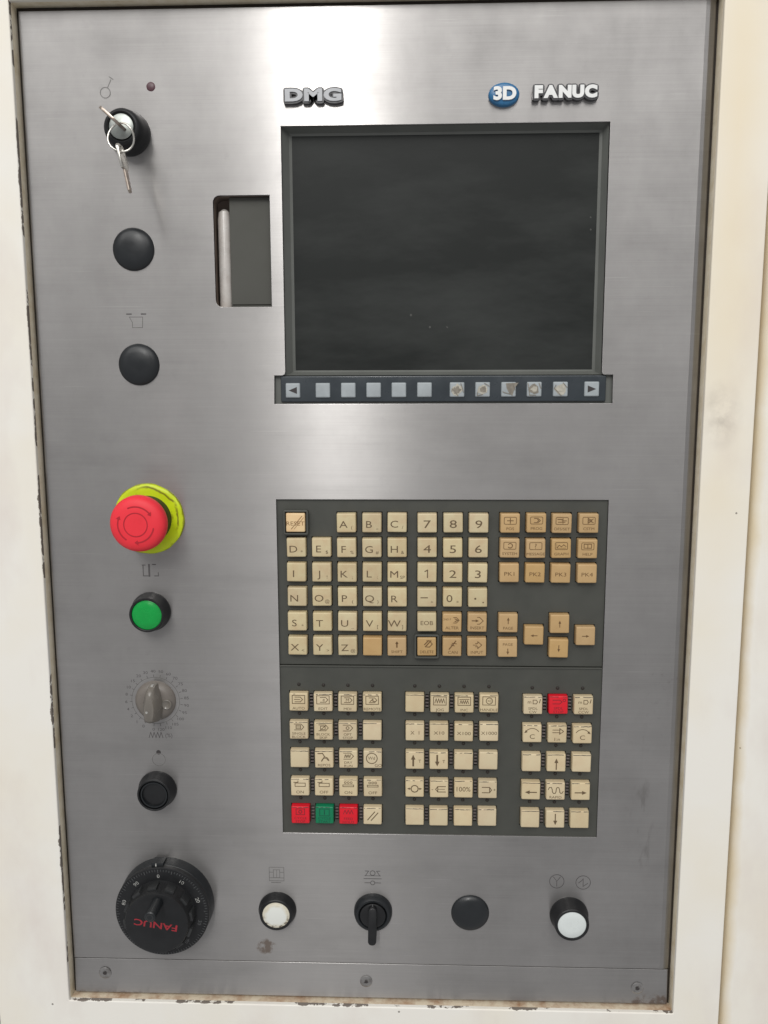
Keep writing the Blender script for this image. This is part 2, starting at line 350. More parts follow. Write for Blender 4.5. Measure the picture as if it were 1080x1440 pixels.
def fill(loops, front, back, bevel=0.0, res=1):
    """closed 2D outlines (x, z) filled with holes and given thickness between heights front (towards the viewer) and back"""
    cu = bpy.data.curves.new('f', 'CURVE'); cu.dimensions = '2D'; cu.fill_mode = 'BOTH'
    cu.extrude = max(1e-6, (front-back)/2-bevel); cu.bevel_depth = bevel; cu.bevel_resolution = res; cu.offset = -bevel
    for L in loops:
        sp = cu.splines.new('POLY'); sp.points.add(len(L)-1); sp.use_cyclic_u = True
        for p, (x, z) in zip(sp.points, L): p.co = (x, z, 0, 1)
    ob = bpy.data.objects.new('f', cu); C.objects.link(ob)
    me = bpy.data.meshes.new_from_object(ob.evaluated_get(bpy.context.evaluated_depsgraph_get()))
    bm = bmesh.new(); bm.from_mesh(me); bmesh.ops.remove_doubles(bm, verts=bm.verts, dist=1e-4); bmesh.ops.recalc_face_normals(bm, faces=bm.faces)
    c = (front+back)/2
    V = [(v.co.x, -(v.co.z+c), v.co.y) for v in bm.verts]; F = [tuple(v.index for v in f.verts) for f in bm.faces]
    bm.free(); bpy.data.objects.remove(ob); bpy.data.curves.remove(cu); bpy.data.meshes.remove(me)
    return V, F
def rect(x0, z0, x1, z1): return [(x0, z0), (x1, z0), (x1, z1), (x0, z1)]
def rrect(x0, z0, x1, z1, r, n=4, corners=(1, 1, 1, 1)):
    P = []
    for k, (cx, cz, a) in enumerate(((x0, z0, 180), (x1, z0, 270), (x1, z1, 0), (x0, z1, 90))):
        if not corners[k]: P.append((cx, cz)); continue
        ox = cx+(r if cx == x0 else -r); oz = cz+(r if cz == z0 else -r)
        P += [(ox+r*math.cos(math.radians(a+90*i/n)), oz+r*math.sin(math.radians(a+90*i/n))) for i in range(n+1)]
    return P
def block(x0, x1, y0, y1, z0, z1, bev=0.0, taper=0.0, seg=2):
    """box between mm bounds; taper shrinks the viewer-side face; bevelled"""
    bm = bmesh.new(); bmesh.ops.create_cube(bm, size=1)
    for v in bm.verts:
        fr = v.co.y < 0; t = taper if fr else 0
        v.co = Vector(((x0+t) if v.co.x < 0 else (x1-t), y0 if fr else y1, (z0+t) if v.co.z < 0 else (z1-t)))
    if bev: bmesh.ops.bevel(bm, geom=list(bm.edges), offset=bev, segments=seg, profile=0.6, affect='EDGES', clamp_overlap=True)
    bm.verts.index_update(); r = [tuple(v.co) for v in bm.verts], [tuple(v.index for v in f.verts) for f in bm.faces]; bm.free(); return r
def tube(pts, rad, n=10, closed=False, cap=True):
    V, F = [], []; N = len(pts); P = [Vector(p) for p in pts]
    ref = Vector((0.31, 0.77, 0.55)).normalized()
    for i, p in enumerate(P):
        t = (P[(i+1) % N]-P[i-1]) if closed else (P[min(i+1, N-1)]-P[max(i-1, 0)])
        t.normalize(); a = t.cross(ref).normalized(); b = t.cross(a)
        r = rad[i] if isinstance(rad, (list, tuple)) else rad
        V += [tuple(p+a*r*math.cos(2*math.pi*k/n)+b*r*math.sin(2*math.pi*k/n)) for k in range(n)]
    for i in range(N if closed else N-1):
        j = (i+1) % N
        for k in range(n): F.append((i*n+k, i*n+(k+1) % n, j*n+(k+1) % n, j*n+k))
    if cap and not closed: F += [tuple(range(n))[::-1], tuple(range((N-1)*n, N*n))]
    return V, F
def add_uv(o):
    me = o.data; uv = me.uv_layers.new(name='UVMap')
    for l in me.loops:
        co = me.vertices[l.vertex_index].co; uv.data[l.index].uv = (co.x*4+0.5, co.z*4+0.5+co.y*0.37)

# ------------------------------------------------------------------ the cabinet around the panel
XL, XR, ZB, ZT = -263.5, 199.3, -461.6, 258.0
wall = to_obj('wall', *block(-900, 700, 150, 170, -900, 700), 'dark_wall'); tag(wall, kind='structure')
fr = thing('cabinet_frame', 'cream painted cabinet frame with chipped edges around the steel control panel', 'frame', (0, 0, 0))
to_obj('face', *fill([rect(-319.3, -620, 233.5, 420), rrect(XL, ZB, XR, ZT, 0.8, 2)], 8, 4, 0.9, 3), 'cream_paint', fr, (0, 0, 0))
to_obj('outer_side', *block(-319, -315.8, -4.2, 60, -619, 419), 'lip_paint', fr, (0, 0, 0))
to_obj('outer_side', *block(230, 233.2, -4.2, 60, -619, 419), 'lip_paint', fr, (0, 0, 0))
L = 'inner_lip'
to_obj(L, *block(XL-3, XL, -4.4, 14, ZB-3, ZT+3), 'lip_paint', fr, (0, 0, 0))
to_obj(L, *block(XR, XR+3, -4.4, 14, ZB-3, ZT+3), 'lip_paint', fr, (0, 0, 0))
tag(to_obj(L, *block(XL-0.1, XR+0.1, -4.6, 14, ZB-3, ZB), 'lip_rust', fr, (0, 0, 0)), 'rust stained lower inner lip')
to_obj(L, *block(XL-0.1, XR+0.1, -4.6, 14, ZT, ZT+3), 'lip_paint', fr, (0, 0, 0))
# hard packed grime line (sealing strip) in the joint round the plate
to_obj('sealing_strip', *fill([rect(XL+0.02, ZB+0.02, XR-0.02, ZT-0.02), rect(-259, -457, 194, 252)], -3.2, -9), 'gap_grime', fr, (0, 0, 0))
sp = thing('side_panel', 'cream painted machine side cover with rounded edge, right beyond the cabinet frame joint', 'panel', (0, 0, 0))
prof = [(236.0, 60), (236.0, 1.0)]+[(244-8*math.cos(math.radians(a)), 1.0-8*math.sin(math.radians(a))) for a in range(10, 91, 10)]+[(420, -7), (420, 60)]
V = [(x, y, z) for z in (-620, 420) for x, y in prof]; n_ = len(prof)
to_obj('cover_sheet', V, [(i, i+1, n_+i+1, n_+i) for i in range(n_-1)], 'side_paint', sp, (0, 0, 0), 35)
to_obj('joint_back', *block(233.3, 235.9, 14, 16, -619, 419), 'gap_grime', sp, (0, 0, 0))

# ------------------------------------------------------------------ the steel plate
PL = thing('control_panel', 'brushed stainless steel control panel plate with cut-outs for monitor and keypads', 'control panel', (0, 0, 0))
scr_hole = [(-87.3, 180.3), (-87.3, 18.2), (-87.9, 16.4), (-89.6, 15.7), (-95.0, 15.7), (-95.4, -3.9), (139.2, -3.9), (139.0, 15.6), (133.2, 15.6), (131.8, 16.2), (131.2, 17.8), (131.2, 180.5)]
slot_hole = rrect(-134.6, 62.5, -96.0, 136.3, 4.5, 5, (1, 0, 0, 1))
key_hole = rect(-95.6, -324.6, 139.1, -71.3)
pl = to_obj('plate', *fill([rect(-261, -430.9, 190.6, 254.7), scr_hole, slot_hole, key_hole], 0, -2.5, 0.25, 1), 'brushed_steel', PL, (0, 0, 0)); add_uv(pl)
# folded right edge of the plate turning back into the cabinet
ed = [(190.4, 0.02), (193, 0.3), (196.6, 1.1), (197.4, 2.0), (197.8, 6)]
eo = to_obj('folded_edge', [(x, y, z) for z in (-430.9, 254.7) for x, y in ed], [(i, i+1, 5+i+1, 5+i) for i in range(4)], 'brushed_steel', PL, (0, 0, 0)); add_uv(eo)
st = to_obj('lower_strip', *fill([rect(-261, -459.4, 196.6, -431.7)], 0.5, -2.5, 0.3, 1), 'brushed_steel', PL, (0, 0, 0)); add_uv(st)
for vx in st.data.vertices: vx.co.y += 0.05*(vx.co.z+0.4594)-0.0004
screw_me = None
for x, z in ((-237.3, -443.3), (-33.4, -446.0), (174.0, -446.9)):
    if screw_me is None:
        o = to_obj('screw', *lathe([(0, -0.6), (1.5, -0.6), (1.7, 0.75), (2.2, 1.0), (4.2, 0.8), (4.8, 0.5)], 28), 'screw_steel', st, (x, 0, z), 35); screw_me = o.data
    else: o = to_obj('screw', None, None, None, st, (x, 0, z), mesh=screw_me)
    to_obj('socket_hole', *lathe([(0, 1.1), (1.45, 1.05)], 6), 'ink_dark', st, (x, -0.02, z))
# symbols printed on the steel
def sym(parts, mat='ink_steel'): 
    return to_obj('printed_symbol', *join(*parts), mat, PL, (0, 0, 0))
H = 0.06
def at(x, z, *parts): return [move(p, x, 0, z) for p in parts]
# cart symbol
sym(at(-190.5, 53.5, stroke([(-6.6, 4.6), (-3.6, 4.6)], 0.9, H), stroke([(3.6, 4.6), (6.6, 4.6)], 0.9, H)))
sym(at(-190.5, 53.5, stroke([(-5, 2.6), (4.4, 2.6), (4.0, -4.6), (-3.0, -4.6), (-3, -1), (-5, 2.6)], 0.5, H)), 'ink_faint')
# key symbol above the lock
sym(at(-205, 205, stroke(circ(0, -2, 3.4), 0.5, H, True), stroke([(1.6, 1), (4, 6)], 0.5, H), stroke([(3, 8), (5.6, 6.4)], 0.5, H)), 'ink_faint')
# door symbol under the emergency stop
sym(at(-188.5, -123.3, stroke([(-5, 3.6), (-5, -4), (-1.6, -4)], 0.6, H), stroke([(-0.6, 4.2), (-0.6, -4)], 1.3, H), stroke([(2, 4.4), (4.2, 4.4)], 0.8, H), stroke([(3.2, -4), (6, -4), (6, -1.6)], 0.7, H), stroke([(-5.6, 4), (-3.4, 4)], 0.6, H)))
# override scale
nums = ['0', '1', '2', '4', '6', '8', '10', '15', '20', '30', '40', '50', '60', '70', '75', '80', '85', '90', '95', '100', '105', '110', '120', '0']
parts = []
for i, s in enumerate(nums):
    a = -118-360*i/len(nums)*0.985
    r = 22.6
    parts.append(text(s, 2.1, H, 1.25, r*math.cos(math.radians(a)), r*math.sin(math.radians(a))))
    parts.append(stroke([(18.2*math.cos(math.radians(a)), 18.2*math.sin(math.radians(a))), (19.8*math.cos(math.radians(a)), 19.8*math.sin(math.radians(a)))], 0.35, H))
sym(at(-187.8, -221.5, *parts))
sym(at(-188.4, -221.5, ring_arc(17.8, 0.4, 0, 360, H, 60)), 'ink_faint')
sym(at(-188, -248.3, stroke([(-6.5+1.3*i, 2.1 if i % 2 else -2.1) for i in range(9)], 0.55, H), text('(%)', 3.0, H, 1.0, 8.4, -0.2)))
sym(at(-187.9, -267.6, stroke(circ(0, 0, 4.9), 0.45, H, True)), 'ink_faint')
sym(at(-187.9, -261.9, lathe([(0, H), (1.75, H)], 20)), 'ink_dark')
# bottom row symbols
sym(at(-101.2, -358.8, stroke(rect(-5.6, -5, 5.6, 6), 0.45, H, True), stroke(rect(-2.4, -2.4, 2.4, 4), 0.45, H, True), stroke([(-5.6, 2), (-2.4, 2)], .45, H), stroke([(2.4, 2), (5.6, 2)], .45, H), stroke([(-5.6, -2.6), (5.6, -2.6)], .45, H), stroke([(-4, -6.4), (3, -6.4)], .6, H), stroke([(0, 4), (0, -2.4)], .4, H)), 'ink_faint')
sym(at(-28.1, -359.6, stroke([(-6, -4.6), (-1.6, -4.6)], .5, H), stroke([(1.6, -4.6), (6, -4.6)], .5, H), stroke(circ(0, -4.6, 1.6, 12), .5, H, True), stroke([(-6.6, -1.2), (6.6, -1.2)], .5, H), stroke([(-5.6, 1), (-3, 5), (-5.6, 5)], .5, H), stroke([(5.6, 1), (3, 5), (5.6, 5)], .5, H), stroke(circ(0, 3.4, 1.9, 12), .5, H, True), stroke([(-6, 1.2), (6, 1.2)], .4, H)))
sym(at(110.6, -360.4, stroke(circ(0, 0, 5.4, 28), 0.5, H, True), stroke([(-2.6, 3.6), (0, 0), (2.6, 3.6)], .5, H), stroke([(0, 0), (0, -4)], .5, H)))
sym(at(130.3, -361.0, stroke(circ(0, 0, 5.4, 28), 0.5, H, True), stroke([(-3.4, -.4), (-1, 1.6), (0, 3), (0, -3.2), (3.4, -.6)], .5, H)))
# pilot light by the lock
tag(to_obj('pilot_lamp', *lathe([(0, 0.5), (2.0, 0.45), (2.9, 0.12), (3.0, 0)], 24), 'led_red', PL, (-174.1, 0, 206.4), True), 'small flush dark red pilot lamp')

# ------------------------------------------------------------------ monitor
mo = thing('monitor', 'dark switched-off monitor recessed in the steel plate with a bar of soft keys', 'monitor', (22, 0, 88))
def MO(g): return move(g, -22, 0, -88)
ox0, ox1, oz0, oz1 = -89.5, 133.5, 13.5, 182.5; ix0, ix1, iz0, iz1 = -81.2, 126.2, 19.6, 176.4
bv, bf = [], []
loops = [(-94, 144, 15.9, 188, 2.6), (-87.4, 131.3, 15.9, 180.6, 2.6), (ix0-2.0, ix1+2.0, iz0-1.3, iz1+1.6, 8.4), (ix0, ix1, iz0, iz1, 9.4)]
for a, b, c, d, y in loops: bv += [(a, y, c), (b, y, c), (b, y, d), (a, y, d)]
for k in range(3):
    for i in range(4): bf.append((4*k+i, 4*k+(i+1) % 4, 4*k+4+(i+1) % 4, 4*k+4+i))
to_obj('bezel', *MO((bv, bf)), 'bezel_plastic', mo, (0, 0, 0))
to_obj('screen', *MO(block(ix0-3, ix1+3, 9.3, 11, iz0-3, iz1+3)), 'screen_glass', mo, (0, 0, 0))
bar = to_obj('soft_key_bar', *MO(join(block(-91.0, 134.8, 1.2, 6, -2.6, 15.4, 0.9, 0.0, 3))), 'soft_bar', mo, (0, 0, 0), 40)
to_obj('bar_tray', *MO(block(-97, 141, 3.4, 8, -6, 15.8)), 'bezel_plastic', mo, (0, 0, 0))
sk = None
xs = [-82.4, -61.4, -43.6, -25.9, -8.3, 9.5, 32.1, 49.8, 67.7, 85.4, 103.4, 124.9]
for i, x in enumerate(xs):
    z = 5.4+0.5*(x+82)/207
    if sk is None:
        o = to_obj('soft_key', *block(-5.4, 5.4, -1.0, 2, -5.4, 5.4, 0.9, 0.5, 3), 'soft_key_grey', mo, (x-22, 0.9, z-88), 50); sk = o.data
    else: o = to_obj('soft_key', None, None, None, mo, (x-22, 0.9, z-88), mesh=sk)
    if i in (0, 11):
        s = -1 if i == 0 else 1
        to_obj('arrow_mark', *poly([(-2.9*s, -2.4), (2.9*s, 0), (-2.9*s, 2.4)], 1.05), 'ink_dark', o, (0, 0, 0))
    if 6 <= i <= 10:      # the worn, torn keys
        rr = random.Random(40+i); o['label'] = 'worn soft key with torn surface'
        P = [(rr.uniform(2.6, 4.5)*math.cos(math.radians(t)), rr.uniform(2.6, 4.5)*math.sin(math.radians(t))) for t in range(0, 360, 30)]
        if i == 8: P = [(-2, 4.2), (6.8, 4.6), (4.2, 1.2), (2.6, -4.4), (0.6, -3), (-1.4, 0.6)]
        to_obj('torn_patch', *fill([P], 1.15, 0.9), 'soft_wear_dark' if i in (8, 9) else 'soft_wear', o, (0, 0, 0))
        if i != 8:
            Q = [(x_*0.62+rr.uniform(-.8, .8), z_*0.62+rr.uniform(-.8, .8)) for x_, z_ in P]
            to_obj('torn_patch', *fill([Q], 1.32, 1.1), 'soft_wear_dark' if i in (6, 7) else 'soft_wear', o, (0, 0, 0))
        to_obj('scratch', *join(stroke([(rr.uniform(-4.6, -3), rr.uniform(-4.5, 4.5)), (rr.uniform(-4.6, -3), rr.uniform(-4.5, 4.5)), (rr.uniform(-1, 2), rr.uniform(-4.6, -3))], 0.5, 1.4), stroke([(rr.uniform(0, 4.6), 4.3), (4.4, rr.uniform(-2, 4))], 0.5, 1.4)), 'soft_wear_dark', o, (0, 0, 0))

# ------------------------------------------------------------------ memory card slot
cs = thing('card_slot', 'narrow recessed card slot with grey flap and pale bar, beside the monitor', 'card slot', (-115, 0, 99))
def CS(g): return move(g, 115, 0, -99)
to_obj('recess', *CS(fill([rect(-139, 58, -92, 141), rrect(-134.9, 62.2, -95.7, 136.6, 4.5, 5, (1, 0, 0, 1))], -2.6, -16)), 'slot_wall', cs, (0, 0, 0))
to_obj('recess_back', *CS(block(-139, -92, 15.5, 17, 58, 141)), 'slot_wall', cs, (0, 0, 0))
to_obj('flap', *CS(block(-124.6, -96.6, 5, 7, 64.6, 136.2, 0.3)), 'slot_cover', cs, (0, 0, 0))
to_obj('flap_sill', *CS(block(-124.6, -96.2, 3.6, 7, 62.6, 63.9, 0.2)), 'slot_cover', cs, (0, 0, 0))
to_obj('bar', *CS(tube([(-129.0, 9, 60), (-129.0, 9, 122), (-129.0, 9.6, 126.5), (-129, 10.5, 128)], [4.6, 4.6, 4.0, 2.4], 24)), 'slot_bar', cs, (0, 0, 0), 40)

# ------------------------------------------------------------------ keypads
KH = 3.4                      # key top stands this far in front of the steel plate's face
key_geo = block(-7, 7, -KH, 4, -7, 7, 1.0, 0.25, 3)
FB = -1.6                     # keypad face height (recessed)
mx = [-81.6, -63.5, -45.4, -27.4, -9.5]; nx = [11.9, 30.1, 48.1]; fx = [70.1, 88.5, 106.5, 125.0]
mz = [-87.5, -105.5, -123.4, -141.4, -159.8, -177.9]
MD = thing('alphanumeric_keypad', 'keypad of cream letter and number keys and tan function keys on dark grey base', 'keypad', (22, 0, -132))
OP = thing('operator_keypad', 'keypad of pictogram keys with three red and one green, below the letter keys', 'keypad', (22, 0, -259))
T = KH+0.05
def tri(x, z, a, s): return rotn_pts([(s, 0), (-s*.7, s*.75), (-s*.7, -s*.75)], a, x, z)
def rotn_pts(P, a, x, z):
    c, q = math.cos(math.radians(a)), math.sin(math.radians(a)); return [(x+u*c-v*q, z+u*q+v*c) for u, v in P]
def arrow(x, z, a, ln=6, w=0.8, s=1.6): 
    return [stroke(rotn_pts([(-ln/2, 0), (ln/2-s, 0)], a, x, z), w, T), poly(tri(*rotn_pts([(ln/2-s*.8, 0)], a, x, z)[0], a, s), T+.02)]
def letter(c, sub=None):
    g = [text(c, 4.9, T, 1.25, -2.0, -1.0)]
    if sub: g.append(text(sub, 2.3, T, 1.1, 3.9, -3.2))
    return g
def digit(c):
    if c == '1': return [stroke([(-1.5, 1.0), (0.3, 2.0), (0.3, -3.4)], .72, T)]
    return [text(c, 5.5, T, 1.45, 0, -0.7, 0.0)]
def frame_icon(inner, cap, w=8.6, h=5.0, z=1.9):
    return [stroke(rrect(-w/2, z-h/2, w/2, z+h/2, 0.8, 2), 0.42, T, True)]+inner+[text(cap, 1.9, T, 1.15, 0, -3.8)]
S_ = lambda pts, w=0.5: stroke(pts, w, T)
leg = {}
for c, s in zip('ABC', "(,/"): leg[c] = letter(c, s if s != ',' else ',,')
for c, s in zip('DEFGHIJKLMNOPQRSTUVWXYZ', ['*', '$', '%', '#', '&', None, '!', ';', ':', 'SP', None, '@', '(', ')', None, '*', None, '_', '[', ']', '<', '>', '@']): leg[c] = letter(c, s)
for c in '789456123': leg[c] = digit(c)
leg['-'] = [S_([(-4.2, 0), (0.4, 0)], .7), text('+', 2.2, T, 1.1, 3.6, -3.2)]
leg['0'] = [text('0', 5.2, T, 1.3, -2.2, -0.6), text('*', 2.4, T, 1.2, 3.6, -3.6)]
leg['.'] = [poly(circ(-1.8, -0.6, .75, 10), T), poly(circ(3.8, -3.4, .55, 10), T)]
leg['EOB'] = [text('EOB', 3.0, T, 1.15, 0, -0.5)]
leg['RESET'] = [text('RESET', 2.9, T, 1.2, 0, -0.6), S_([(-3, -4.6), (4.6, 4.6)], .45), S_([(-1, -4.6), (5.8, 3.6)], .3)]
leg['BLANK'] = []
leg['SHIFT'] = [S_([(0, 0), (0, 2.6)], 1.1), poly([(-1.3, 2.4), (1.3, 2.4), (0, 4.2)], T), text('SHIFT', 2.0, T, 1.15, 0, -3.6)]
leg['ALTER'] = [text('2ND F', 1.4, T, 1.0, -3.6, 2.6), S_([(1, 4), (3, 4), (5, 2), (3, 0), (1, 0)], .5), S_([(2, 3), (4, 2), (2, 1)], .6), text('ALTER', 2.1, T, 1.1, 0, -3.6)]
leg['INSERT'] = [S_([(0, 4), (1.6, 4), (4.2, 1.4), (1.6, -1), (0, -1)], .5), *arrow(-1.4, 1.4, 0, 4.6, .7, 1.4), text('INSERT', 2.1, T, 1.05, 0, -3.8)]
leg['DELETE'] = [S_([(0, 4.4), (2, 4.4), (4, 2), (2, -.2), (0, -.2)], .6), S_([(-1, 0), (3, 4.4)], .8), S_([(-1.6, 1.6), (1.4, 4.6)], .7), text('DELETE', 2.0, T, 1.05, 0, -3.8)]
leg['CAN'] = [S_([(-2, -1.4), (2.6, 4.6)], .8), S_([(-.6, 1.8), (1.6, 1)], .6), S_([(0, 3), (3, 2.6)], .6), text('CAN', 2.1, T, 1.1, 0.6, -3.8)]
leg['INPUT'] = [S_([(-1, 2.8), (0.6, 2.8), (0.6, 4.2), (3.4, 1.6), (.6, -1), (.6, .4), (-1, .4)], .5), S_([(-2.6, 1.6), (0, 1.6)], .5), text('INPUT', 2.1, T, 1.05, 0, -3.8)]
leg['POS'] = frame_icon([S_([(-2, 1.9), (2, 1.9)], .6), S_([(0, .2), (0, 3.6)], .6)], 'POS')
leg['PROG'] = frame_icon([S_([(-1.6, 3.4), (0.2, 3.4), (1.4, 1.9), (.2, .4), (-1.6, .4)], .5), S_([(1, 3.4), (2.6, 1.9), (1, .4)], .5)], 'PROG')
leg['OFS'] = frame_icon([S_([(-3, 3), (0, 3)], .6), S_([(0, 2), (3, 2)], .5), S_([(-2.6, 1), (2, 1)], .5), S_([(.6, 3.6), (.6, .2)], .5)], 'OFS/SET')
leg['CSTM'] = frame_icon([S_([(-.6, 3.6), (2, 1.9), (-.6, .2), (-.6, 3.6)], .6), S_([(0, 1.9), (3, 3.2)], .5), S_([(0, 1.9), (3, .6)], .5)], 'CSTM')
leg['SYSTEM'] = frame_icon([S_(circ(0.2, 1.9, 1.6, 12, -140, 140), .6)], 'SYSTEM')
leg['MESSAGE'] = frame_icon([text('?', 3.4, T, 1.1, 0, 1.9)], 'MESSAGE')
leg['GRAPH'] = frame_icon([S_([(-3, .6), (-1.6, 2.6), (0, 1.4), (1.6, 2.8), (3.2, 1.6)], .5), S_([(-3.2, 3.4), (-3.2, .4), (3.2, .4)], .3)], 'GRAPH')
leg['HELP'] = frame_icon([S_([(-2.6, .6), (-2.6, 3.4), (2.6, 3.4), (2.6, .6), (-2.6, .6)], .5), S_([(0, 3.4), (0, .4)], .5)], 'HELP')
for i in range(1, 5): leg['PK%d' % i] = [text('PK%d' % i, 2.7, T, 1.3, 0, -0.6)]
leg['PGUP'] = [*arrow(0, 1.9, 90, 4.4, .6, 1.3), text('PAGE', 1.9, T, 1.1, 0, -3.6)]
leg['PGDN'] = [*arrow(0, -2.6, -90, 4.0, .6, 1.3), text('PAGE', 1.9, T, 1.1, 0, 2.7)]
for nm, a in (('LEFT', 180), ('RIGHT', 0), ('UP', 90), ('DOWN', -90)): leg[nm] = arrow(0, 0, a, 4.6, .55, 1.3)

keys = []
rows = [['RESET', None, 'A', 'B', 'C', '7', '8', '9', 'POS', 'PROG', 'OFS', 'CSTM'], list('DEFGH456')+['SYSTEM', 'MESSAGE', 'GRAPH', 'HELP'], list('IJKLM123')+['PK1', 'PK2', 'PK3', 'PK4'],
        list('NOPQR-0.'), list('STUVW')+['EOB', 'ALTER', 'INSERT'], ['X', 'Y', 'Z', 'BLANK', 'SHIFT', 'DELETE', 'CAN', 'INPUT']]
allx = mx+nx+fx
TAN = {'BLANK', 'SHIFT', 'ALTER', 'INSERT', 'DELETE', 'CAN', 'INPUT', 'PGUP', 'PGDN', 'UP', 'DOWN', 'LEFT', 'RIGHT', 'POS', 'PROG', 'OFS', 'CSTM', 'SYSTEM', 'MESSAGE', 'GRAPH', 'HELP', 'PK1', 'PK2', 'PK3', 'PK4'}
for r, row in enumerate(rows):
    for c, k in enumerate(row):
        if k: keys.append((k, allx[c], mz[r]))
keys += [('PGUP', 70.2, -160.0), ('PGDN', 70.2, -178.3), ('LEFT', 88.8, -168.9), ('UP', 106.8, -160.2), ('DOWN', 106.5, -178.3), ('RIGHT', 125.3, -169.1)]
well = lambda x, z, r=7.45: rect(x-r, z-r, x+r, z+r)
def MDl(g): return move(g, -22, 0, 132)
to_obj('base_plate', *MDl(fill([rect(-98, -193.2, 142, -69)]+[well(x, z) for k, x, z in keys], FB, FB-3.2)), 'keypad_plastic', MD, (0, 0, 0))
to_obj('well_floor', *MDl(block(-97, 141, -FB+3.0, -FB+4.5, -192.6, -70)), 'well_dark', MD, (0, 0, 0))
meshes = {}
def put_key(parent, dx, dz, k, x, z, mat, ink, jit=0.15, label=None):
    if mat not in meshes:
        o = to_obj('key', *key_geo, mat, parent, (0, 0, 0), 50); meshes[mat] = o.data
    else: o = to_obj('key', None, None, None, parent, (0, 0, 0), mesh=meshes[mat])
    o.location = ((x-dx+random.uniform(-jit, jit))*MM, random.uniform(-0.15, 0.2)*MM, (z-dz+random.uniform(-jit, jit))*MM)
    o.rotation_euler = (math.radians(random.uniform(-.5, .5)), math.radians(random.uniform(-.7, .7)), math.radians(random.uniform(-.5, .5)))
    if k: to_obj('legend', *join(*k), ink, o, (0, 0, 0))
    if label: o['label'] = label
    return o
for k, x, z in keys:
    m, ink = ('key_tan', 'ink_tan') if k in TAN else ('key_cream', 'ink_key')
    if k == 'RESET': m, ink = 'key_orange', 'ink_reset'
    o = put_key(MD, 22, -132, leg[k], x, z, m, ink)
    if k in ('RESET', 'DELETE'):
        to_obj('key_guard', *fill([rrect(-9.0, -9.0, 9.0, 9.0, 1.6, 3), rect(-7.5, -7.5, 7.5, 7.5)], 3.0, -4, 0.5, 2), 'keypad_plastic', MD, (x-22, 0, z+132), 40)

# operator keypad
gx = [[-81.8, -63.7, -45.7, -27.6], [3.4, 21.4, 39.4, 57.5], [89.0, 107.3, 125.5]]
oz = [-220.4, -242.3, -264.3, -286.3, -308.5]
bx = lambda: stroke(rect(-4.6, -1.0, 4.6, 5.2), .5, T, True)
Dsh = lambda x=0, z=2.1, k=1: S_([(x-2.6*k, z+1.8*k), (x+1.4*k, z+1.8*k), (x+3*k, z), (x+1.4*k, z-1.8*k), (x-2.6*k, z-1.8*k)], .5)
cap = lambda s, z=-4.6, h=1.9: text(s, h, T, 1.2, 0, z)
two = lambda a, b: [text(a, 1.8, T, 1.2, 0, -2.4), text(b, 1.8, T, 1.2, 0, -5.0)]
zig = lambda x0, x1, z0, z1, n: S_([(x0+(x1-x0)*i/n, z1 if i % 2 else z0) for i in range(n+1)], .45)
def coolant(t): return [S_(rect(-3.6, .6, 4, 3.2)+[(-3.6, .6)], .5), S_([(-4.6, 3.8), (-1.4, 3.8), (-1.4, 5)], .5), text(t, 2.2, T, 1.2, 0, -3.8)]
def lamps(t): return [S_(rect(-4, .8, 4, 2.2)+[(-4, .8)], .5)]+[S_(circ(i*2.2, 4, .75, 8)+[(i*2.2+.75, 4)], .4) for i in (-1, 0, 1)]+[text(t, 2.2, T, 1.2, 0, -3.8)]
def spdl(s, a, b): return [text(s, 2.4, T, 1.1, -2.6, 2.6), S_([(0, 4), (2.4, 4), (3.2, 2.6), (2.4, 1.2), (0, 1.2), (0, 4)], .5), S_([(4.6, 2), (5.2, 4.4)], .6), *two(a, b)]
def spin(m):
    A = circ(0, -1.6, 5.6, 12, 35, 145); g = [S_(A, .5), text('C', 3.4, T, 1.2, 0, -2.2)]
    e = A[-1] if m < 0 else A[0]; g.append(poly(tri(e[0]+m*.2, e[1]-.3, -40 if m > 0 else 220, 1.4), T+.02)); return g
